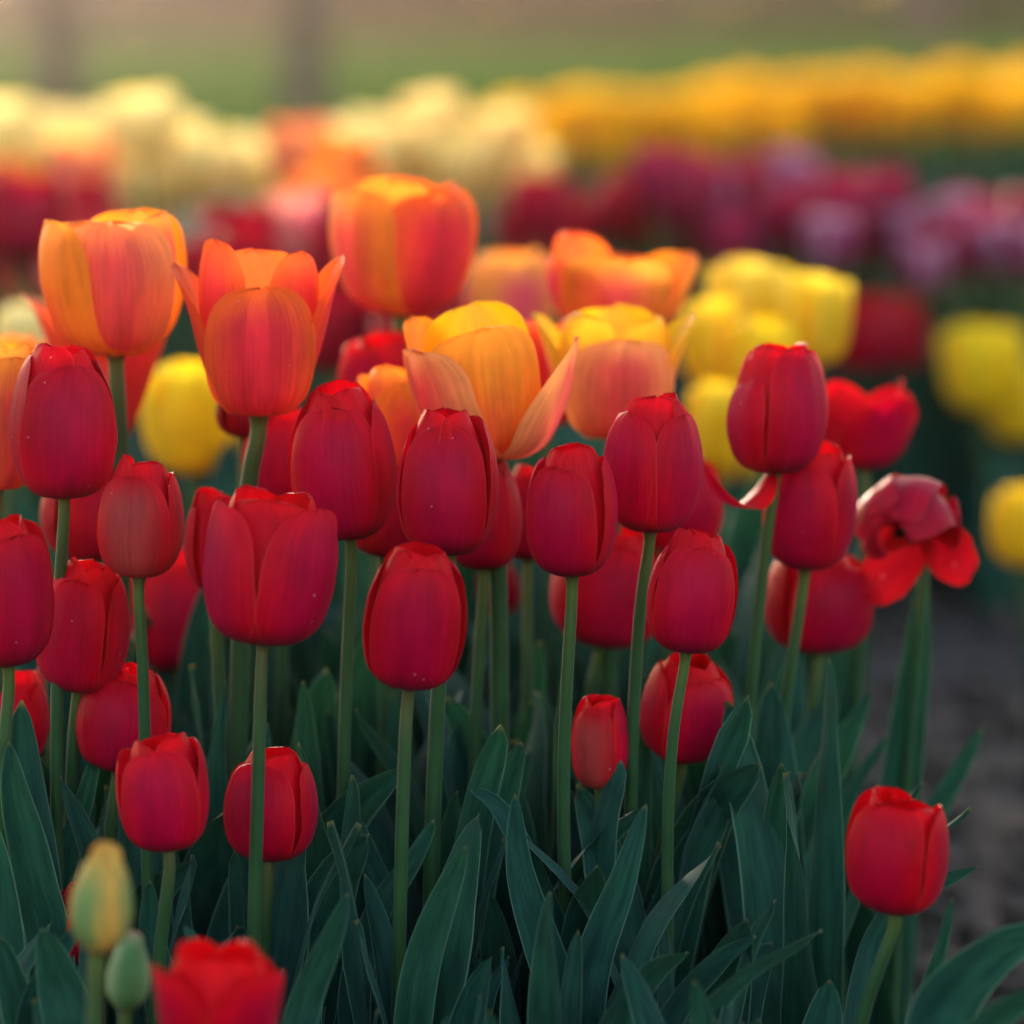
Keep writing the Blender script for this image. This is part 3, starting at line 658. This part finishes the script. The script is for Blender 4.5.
# ------------------------------------------------------------------ leaves seen in front
def L(key, pix, w, d, face=0, twist=0, fold=.35, dt=0.0): leaf_on(T[key], pix, w, d, face, twist, fold, dt)
L('g', [(515, 793), (520, 870), (545, 950), (572, 1030)], 44, 1.68)
L('g', [(646, 803), (622, 880), (592, 960), (580, 1040)], 46, 1.66, 10)
L('q', [(522, 742), (503, 790), (478, 860), (462, 960)], 52, 1.76, 15)
L('f', [(466, 846), (448, 890), (424, 960), (412, 1040)], 42, 1.64, -10)
L('f', [(434, 820), (410, 862), (372, 920), (352, 1010)], 38, 1.70, 25)
L('i', [(736, 773), (712, 820), (676, 890), (650, 980)], 50, 1.76, 20)
L('o', [(648, 740), (640, 800), (634, 880), (636, 960)], 40, 1.80, -15)
L('v', [(8, 742), (18, 800), (36, 880), (54, 980)], 50, 1.67, -5)
L('w', [(42, 928), (58, 980), (76, 1060)], 60, 1.58, 20)
L('a', [(60, 890), (84, 800), (100, 735)][::-1], 28, 1.74, 20)
L('d', [(303, 680), (306, 740), (312, 840), (325, 940)], 34, 1.83, 10)
L('al', [(226, 680), (216, 760), (216, 850), (222, 960)], 30, 1.80, 30)
L('d', [(298, 742), (310, 820), (328, 900), (338, 1000)], 42, 1.74, -10)
L('d', [(348, 804), (366, 850), (384, 910), (384, 1000)], 32, 1.75, 25)
L('t', [(348, 893), (330, 940), (306, 1000), (292, 1060)], 38, 1.58, 10)
L('i', [(822, 930), (770, 958), (712, 1000), (670, 1060)], 46, 1.60, 30, 10, .45)
L('i', [(756, 936), (720, 958), (680, 1000), (655, 1060)], 38, 1.64, 20)
L('g', [(688, 952), (655, 968), (622, 1010), (600, 1060)], 52, 1.62, 35)
L('k', [(872, 688), (838, 750), (790, 840), (752, 950)], 48, 1.88, 15)
L('k', [(888, 735), (850, 790), (820, 860), (800, 960)], 34, 1.93, 30)
L('m', [(924, 560), (916, 660), (902, 770), (892, 880)], 44, 1.96, -5)
L('m', [(982, 728), (958, 770), (926, 826), (904, 900)], 34, 1.98, 20)
L('ah', [(978, 866), (936, 884), (890, 910), (862, 970)], 30, 1.70, 30)
L('ah', [(1070, 930), (1000, 950), (944, 1000), (915, 1080)], 78, 1.54, 20)
L('ah', [(1080, 985), (1020, 1000), (975, 1040), (950, 1100)], 48, 1.50, 20)
L('ah', [(953, 898), (940, 950), (922, 1010), (912, 1080)], 22, 1.60, 20)
L('aa', [(212, 575), (204, 640), (202, 730), (204, 840)], 62, 2.0, 0)
L('bud2', [(184, 926), (198, 950), (216, 990), (222, 1060)], 26, 1.58, 30)
L('h', [(640, 700), (650, 790), (672, 880), (690, 960)], 30, 1.82, 20)
L('e', [(392, 690), (400, 770), (416, 860), (430, 960)], 34, 1.86, 10)
L('q', [(540, 640), (530, 720), (512, 800), (500, 900)], 44, 1.95, 10)
L('g', [(470, 790), (500, 810), (540, 890), (566, 980)], 30, 1.72, 30)
L('j', [(790, 650), (762, 740), (740, 830), (728, 930)], 36, 1.90, 20)
L('l', [(850, 600), (826, 700), (800, 800), (786, 900)], 40, 2.05, 10)
L('s', [(150, 880), (150, 930), (160, 990), (165, 1060)], 40, 1.66, 20)
L('aj', [(120, 960), (80, 920), (30, 1020)][1:], 40, 1.60, 20)

# every near plant also carries leaves of its own
rg = random.Random(5)
for key, r in list(T.items()):
    y = r.location.y
    n = 2
    hz_ = max(v.co.z for v in next(c for c in r.children if c.name.startswith('stem')).data.vertices)
    for k in range(n):
        az = rg.uniform(0, 2 * PI)
        leaf_rand(r, rg, az=az, L=.17 if (y > 2.4 and r.location.x > .22) or (y > 1.9 and r.location.x > .17) else min(hz_ * .78, rg.uniform(.16, .22) if y < 1.6 else rg.uniform(.22, .29)), lean=rg.uniform(.05, .25))

# leafy plants of the near bed whose blooms are gone or hidden
def bed_right(y):            # the bed's edge towards the bare soil
    return 0.135 + (y - 1.5) * 0.065
cnt = 0
proto = []
for k in range(10):
    r = empty('tulip_plant', (0, 0, 0))
    tag(r, 'bloomless tulip plant of broad blue-green leaves filling the near red bed', 'tulip plant', 'bloomless tulip plants in the near bed')
    for q in range(rg.choice((3, 4, 4))):
        leaf_rand(r, rg, az=q * 1.7 + rg.uniform(-.5, .5), L=rg.uniform(.23, .33), width=rg.uniform(.026, .046))
    proto.append(r)
def copy_tree(o, parent=None):
    c = o.copy(); C.objects.link(c)
    if parent is not None: c.parent = parent
    for ch in list(o.children): copy_tree(ch, c)
    return c
used = set()
def place(protos, k, x, y, rz, sc, color=None, label=None):
    p = protos[k % len(protos)]
    o = p if p.name not in used else copy_tree(p)
    used.add(p.name)
    o.location = (x, y, 0); o.rotation_euler = (0, 0, rz); o.scale = (sc, sc, sc)
    if label: o['label'] = label
    if color:
        for ch in o.children: ch.color = color
    return o
y = 1.50
while y < 2.55:
    x = -y * 0.158 - 0.02
    while x < min(bed_right(y), y * 0.16):
        xx, yy = x + rg.uniform(-.02, .02), y + rg.uniform(-.03, .03)
        place(proto, cnt, xx, yy, rg.uniform(0, 6.28), rg.uniform(.8, 1.02) * (0.66 if yy < 1.62 else 0.72 if yy < 1.7 and xx < -.08 else 0.80 if yy < 1.74 else 0.90 if yy < 1.9 else 1.0 if yy < 2.1 else 1.08)); cnt += 1
        x += 0.062
    y += 0.075

# ------------------------------------------------------------------ masses behind
def bg_proto(name, kind, label, cat, group, hgt, op, n=3, seed=0, R=.031, Hh=.062, wl=None, kinds=None):
    out = []
    for k in range(n):
        rnd = random.Random(seed + k * 17)
        r = empty(name, (0, 0, 0)); tag(r, label, cat, group)
        v, f, u = tube_geo(spath([Vector((0, 0, 0)), Vector((rnd.uniform(-.01, .01), rnd.uniform(-.01, .01), hgt * .5)), Vector((rnd.uniform(-.015, .015), 0, hgt))], 8), [.0036] * 9, 6)
        mesh_obj('stem', v, f, u, M['stem'], r)
        top = Vector(v[-1])
        hm = head_matrix(top - Vector((0, 0, .004)), Vector((rnd.uniform(-.12, .12), rnd.uniform(-.12, .12), 1)))
        for q in range(6):
            outer = q < 3
            th = (q * 120 if outer else 60 + q * 120) + rnd.uniform(-8, 8)
            v, f, u = petal_geo(R, Hh, math.radians(th), op=op + rnd.uniform(-.15, .15), lean=math.radians(rnd.uniform(-2, 6)), rs=1 if outer else .92, hs=rnd.uniform(.92, 1.05), seed=q + k * 9, nu=6, nv=9, wl=wl or WID)
            kd = (kinds[q % len(kinds)] if kinds else kind)
            mesh_obj('petal', xf(v, hm), f, u, M['red_out'] if kd == 'red' else M[kd], r)
        for q in range(3):
            leaf_rand(r, rnd, az=q * 2.1 + rnd.uniform(-.5, .5), L=rnd.uniform(.6, .9) * hgt, nv=8, nu=4)
        out.append(r)
    return out

def scatter(protos, spots, rnd, tintf=None):
    for k, (x, y, s) in enumerate(spots):
        place(protos, k, x, y, rnd.uniform(0, 6.28), s, tintf(rnd) if tintf else None)

def px_spots(rnd, n, x0, x1, d0, d1, ymid, jit, hgt, Hh=.062, mind=.05, slope=0.0):
    """spots whose blooms cover picture columns x0..x1 between distances d0..d1; ymid(px, d) = row of the bloom centre"""
    out = []; tries = 0
    while len(out) < n and tries < n * 40:
        tries += 1
        px = rnd.uniform(x0, x1); f = rnd.random(); d = d0 + (d1 - d0) * f
        d += slope * (px - x0) / (x1 - x0)
        x = (px - 512) / FPX * d
        if any((x - a) ** 2 + (d - b) ** 2 < mind ** 2 for a, b, _ in out): continue
        want = H - (ymid(px, d) + rnd.uniform(-jit, jit) - YH) / FPX * d
        s = max(.6, min(1.5, (want) / (hgt + Hh * .5)))
        out.append((x, d, s))
    return out

rb = random.Random(77)
# pale yellow block, left
P = bg_proto('pale_tulip', 'pale', 'hazy pale yellow tulip in the block beyond the orange ones on the left', 'tulip', 'pale yellow tulips far left', .44, .5, 3, 900, R=.038, Hh=.074)
scatter(P, px_spots(rb, 34, -40, 215, 3.9, 5.0, lambda px, d: 160, 36, .44), rb)
scatter(P, px_spots(rb, 12, 225, 370, 4.2, 5.2, lambda px, d: 152, 20, .44), rb)
scatter(P, px_spots(rb, 22, 400, 530, 4.2, 5.4, lambda px, d: 155, 34, .44), rb, lambda r: (1, .92, .8, 1))
P = bg_proto('salmon_tulip', 'salmon', 'hazy salmon pink tulip standing among the pale yellow block', 'tulip', 'salmon tulips among the pale ones', .42, .5, 2, 930, R=.037, Hh=.075)
scatter(P, [((x - 512) / FPX * d, d, (H - (y - YH) / FPX * d) / .455) for x, y, d in ((82, 170, 3.9), (62, 185, 4.0), (300, 150, 4.1), (40, 265, 3.2), (318, 170, 4.0))], rb)
P = bg_proto('pink_tulip', 'salmon', 'hazy pink tulip low between the pale yellow blocks', 'tulip', 'pink tulips between the pale blocks', .40, .6, 2, 940, R=.036, Hh=.075)
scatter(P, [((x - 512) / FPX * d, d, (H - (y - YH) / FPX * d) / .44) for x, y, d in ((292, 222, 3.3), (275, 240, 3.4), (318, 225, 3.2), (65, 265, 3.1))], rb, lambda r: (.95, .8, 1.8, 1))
P = bg_proto('peach_tulip', 'apricot', 'hazy peach orange tulip behind the left block of pale yellow ones', 'tulip', 'peach tulips behind the near bed', .42, .6, 2, 950, R=.036, Hh=.07)
scatter(P, [((x - 512) / FPX * d, d, (H - (y - YH) / FPX * d) / .455) for x, y, d in ((350, 165, 3.6), (330, 195, 3.4), (370, 195, 3.7), (15, 180, 3.9))], rb)
# red rows
P = bg_proto('far_red_tulip', 'red', 'blurred deep red tulip in the row behind the orange ones', 'tulip', 'red tulips in the middle distance', .38, .3, 3, 960, R=.034, Hh=.066)
scatter(P, px_spots(rb, 12, 180, 400, 2.9, 3.5, lambda px, d: 262, 34, .38), rb, lambda r: (.75, .6, .8, 1))
scatter(P, px_spots(rb, 10, -20, 120, 2.9, 3.6, lambda px, d: 225, 28, .38), rb, lambda r: (.75, .6, .8, 1))
scatter(P, px_spots(rb, 14, 515, 650, 3.8, 4.6, lambda px, d: 215, 18, .38), rb, lambda r: (.85, .7, .9, 1))
scatter(P, px_spots(rb, 7, 330, 470, 2.6, 2.9, lambda px, d: 330, 25, .38), rb, lambda r: (.65, .5, .7, 1))
# maroon and mauve block, right
P = bg_proto('maroon_tulip', 'maroon', 'blurred maroon tulip in the purple block on the right', 'tulip', 'maroon tulips of the purple block', .33, .35, 3, 970, R=.027, Hh=.060)
P2 = bg_proto('mauve_tulip', 'mauve', 'blurred mauve tulip with pale edges in the purple block on the right', 'tulip', 'mauve tulips of the purple block', .33, .6, 3, 980, R=.028, Hh=.060)
ymr = lambda px, d: 205 + 30 * max(0, (px - 800) / 224)
scatter(P, px_spots(rb, 56, 640, 1060, 3.9, 4.9, ymr, 34, .33), rb, lambda r: (1.1, 1, 1, 1))
scatter(P2, px_spots(rb, 24, 640, 1060, 3.8, 4.9, ymr, 40, .33), rb)
scatter(P, px_spots(rb, 6, 900, 1040, 3.8, 4.1, lambda px, d: 440, 20, .26), rb, lambda r: (.5, .5, .7, 1))
# amber row far right
P = bg_proto('amber_tulip', 'amber', 'blurred golden yellow tulip in the long far band of yellow at upper right', 'tulip', 'golden tulips of the far band', .34, .5, 3, 990, R=.036, Hh=.068)
scatter(P, px_spots(rb, 210, 515, 1070, 6.3, 7.8, lambda px, d: 131 - 37 * (px - 515) / 509, 22, .34, slope=1.9, mind=.07), rb)
# low greenery filling those blocks
P = []
for k in range(4):
    r = empty('leafy_clump', (0, 0, 0)); tag(r, 'leafy bloomless tulip clump in the blurred beds behind', 'tulip plant', 'leafy clumps in the beds behind')
    for q in range(7): leaf_rand(r, rg, az=q * .9 + rg.uniform(-.4, .4), L=rg.uniform(.2, .32), width=rg.uniform(.035, .055), nv=8, nu=4, base=Vector((rg.uniform(-.04, .04), rg.uniform(-.04, .04), 0)))
    P.append(r)
sp = []
for k in range(120):
    d = rb.uniform(2.6, 5.6); px = rb.uniform(-60, 700); sp.append(((px - 512) / FPX * d, d, rb.uniform(.8, 1.1)))
for k in range(70):
    d = rb.uniform(3.75, 5.8); px = rb.uniform(700, 1080); sp.append(((px - 512) / FPX * d, d, rb.uniform(.8, 1.1)))
for k in range(3):
    d = rb.uniform(3.8, 4.0); px = rb.uniform(960, 1080); sp.append(((px - 512) / FPX * d, d, rb.uniform(.5, .7)))
for k in range(90):
    d = rb.uniform(5.8, 8.6); px = rb.uniform(480, 1080); sp.append(((px - 512) / FPX * d, d, rb.uniform(.8, 1.05)))
scatter(P, sp, rb)

# ------------------------------------------------------------------ soil clods beside the bed (uncountable crumbs)
vs, fs = [], []
rc_ = random.Random(9)
for k in range(900):
    y = rc_.uniform(2.0, 4.6); x = rc_.uniform(bed_right(y) - .05, y * .17 + .1)
    s = rc_.choice((.004, .006, .009, .014)) * rc_.uniform(.7, 1.3)
    o = len(vs)
    z0 = -0.012 + soil_h(x, y)
    for a in range(3):
        for b in range(6):
            q = b * PI / 3 + a * .5; ph = (-.6, .25, .95)[a]
            rr = s * math.cos(ph) * rc_.uniform(.75, 1.2)
            vs.append((x + rr * math.cos(q), y + rr * math.sin(q), z0 + s * .4 + s * .8 * math.sin(ph) * rc_.uniform(.8, 1.2)))
    vs.append((x, y, z0 + s * 1.15))
    for a in range(2):
        for b in range(6):
            fs.append((o + a * 6 + b, o + a * 6 + (b + 1) % 6, o + a * 6 + 6 + (b + 1) % 6, o + a * 6 + 6 + b))
    for b in range(6): fs.append((o + 12 + b, o + 12 + (b + 1) % 6, o + 18))
cl = mesh_obj('soil_crumbs', vs, fs, None, M['clod']); tag(cl, 'dark crumbs of soil lying on the bare ground', kind='stuff')

# ------------------------------------------------------------------ trees and shrubs far behind
def tree(label, px, d, rad, hgt, seed, lean=0.0):
    rnd = random.Random(seed)
    x = (px - 512) / FPX * d
    r = empty('tree', (x, d, -0.03)); tag(r, label, 'tree', 'trees on the lawn behind')
    path = spath([Vector((0, 0, -.05)), Vector((lean * .3, 0, hgt * .3)), Vector((lean, 0, hgt * .6)), Vector((lean * 1.2, 0, hgt))], 20)
    rr = [rad * (1.35 if i == 0 else 1.12 if i == 1 else 1 - .75 * i / 20) for i in range(21)]
    v, f, u = tube_geo(path, rr, 14)
    tr = mesh_obj('trunk', v, f, u, M['bark'], r)
    for k in range(7):
        a = rnd.uniform(0, 6.28); h0 = rnd.uniform(.5, .9) * hgt; ln = rnd.uniform(.9, 1.8)
        b0 = Vector(spline([tuple(p) for p in path], h0 / hgt))
        b1 = b0 + Vector((math.cos(a), math.sin(a), .7)) * ln
        v, f, u = tube_geo(spath([b0, b0.lerp(b1, .5) + Vector((0, 0, -.1)), b1], 6), [rad * .4 * (1 - i / 8) for i in range(7)], 6)
        mesh_obj('limb', v, f, u, M['bark'], r)
    vs, fs = [], []
    for c in range(26):
        cc = Vector((rnd.gauss(lean, .9), rnd.gauss(0, .9), hgt * rnd.uniform(.7, 1.2)))
        for k in range(60):
            p = cc + Vector((rnd.gauss(0, .3), rnd.gauss(0, .3), rnd.gauss(0, .22)))
            a = Vector((rnd.uniform(-1, 1), rnd.uniform(-1, 1), rnd.uniform(-1, 1))).normalized() * .05
            b = a.orthogonal().normalized() * .025
            o = len(vs); vs += [p - a, p + b, p + a, p - b]; fs.append((o, o + 1, o + 2, o + 3))
    mesh_obj('crown', vs, fs, None, M['shrub_green'], r, smooth=False)
    return r
tree('hazy brown tree trunk rising from the lawn left of centre', 306, 19.5, .125, 5.5, 1)
tree('faint hazy tree trunk on the lawn near the left edge', 62, 22.0, .13, 6.0, 2)
tree('dark tree trunk far off behind the golden band on the right', 925, 50.0, .32, 8.0, 3)

def shrub(px, d, wd, hg, mat, seed, label, group):
    rnd = random.Random(seed)
    x = (px - 512) / FPX * d
    r = empty('shrub', (x, d, -0.03)); tag(r, label, 'shrub', group)
    vs, fs, us = [], [], []
    for k in range(6):
        a = rnd.uniform(0, 6.28)
        v, f, u = tube_geo(spath([Vector((0, 0, 0)), Vector((math.cos(a) * wd * .2, math.sin(a) * wd * .2, hg * .4)), Vector((math.cos(a) * wd * .4, math.sin(a) * wd * .4, hg * .8))], 5), [.03 * (1 - i / 7) for i in range(6)], 5)
        o = len(vs); vs += v; fs += [tuple(i + o for i in q) for q in f]
    mesh_obj('stems', vs, fs, None, M['bark'], r)
    vs, fs = [], []
    for c in range(40):
        a = rnd.uniform(0, 6.28); q = rnd.random() ** .5
        cc = Vector((math.cos(a) * q * wd * .5, math.sin(a) * q * wd * .35, hg * (.12 + .8 * rnd.random() * (1.1 - q * .6))))
        for k in range(34):
            p = cc + Vector((rnd.gauss(0, .16), rnd.gauss(0, .16), rnd.gauss(0, .12)))
            if p.z < 0.02: p.z = rnd.uniform(.02, .2)
            a_ = Vector((rnd.uniform(-1, 1), rnd.uniform(-1, 1), rnd.uniform(-1, 1))).normalized() * rnd.uniform(.05, .09)
            b_ = a_.orthogonal().normalized() * .04
            o = len(vs); vs += [p - a_, p + b_, p + a_, p - b_]; fs.append((o, o + 1, o + 2, o + 3))
    mesh_obj('leaves', vs, fs, None, mat, r, smooth=False)
rt = random.Random(4)
vs, fs = [], []
for c in range(9000):
    x = rt.uniform(-45, 45); y = 96 + rt.gauss(0, 2.5); top_ = 7 + 2.5 * noise.noise(Vector((x * .12, 0, 0)))
    z = top_ * rt.random() ** .8
    a_ = Vector((rt.uniform(-1, 1), rt.uniform(-.6, .6), rt.uniform(-1, 1))).normalized() * rt.uniform(.35, .7)
    b_ = a_.cross(Vector((0, 1, 0.3))).normalized() * rt.uniform(.2, .4)
    o = len(vs); p = Vector((x, y, z)); vs += [p - a_, p + b_, p + a_, p - b_]; fs.append((o, o + 1, o + 2, o + 3))
tl = mesh_obj('woodland', vs, fs, None, M['shrub_green'], smooth=False); tag(tl, 'far wood closing the view beyond the lawn', kind='stuff')
k = 0
for px in range(-60, 1120, 46):
    left = px < 660
    shrub(px + rb.uniform(-15, 15), rb.uniform(60, 66), rb.uniform(1.5, 2.1), rb.uniform(1.0, 1.7), M['shrub'] if left else M['shrub_green'], 50 + k,
          'brownish blurred shrub along the far edge of the lawn' if left else 'dark green blurred shrub along the far edge of the lawn',
          'brown shrubs along the far lawn edge' if left else 'green shrubs along the far lawn edge')
    k += 1

# ------------------------------------------------------------------ thin haze added to stand in for lens flare glow
HZ = NT('flare_haze'); 
pv = HZ.n('ShaderNodeVolumePrincipled')
pv.inputs['Color'].default_value = (1.0, 0.86, 0.78, 1)
pv.inputs['Density'].default_value = 0.0009
pv.inputs['Anisotropy'].default_value = 0.95
HZ.l(pv.outputs[0], HZ.out.inputs['Volume'])
x0, x1, y0, y1, z0, z1 = -320, 320, -80, 420, -1.1, 13.5
vs = [(x, y, z) for x in (x0, x1) for y in (y0, y1) for z in (z0, z1)]
hz = mesh_obj('haze', vs, [(0, 1, 3, 2), (4, 6, 7, 5), (0, 4, 5, 1), (2, 3, 7, 6), (0, 2, 6, 4), (1, 5, 7, 3)], None, HZ.m, smooth=False)
tag(hz, 'warm thin haze added for the lens flare glow over beds and lawn', kind='stuff')
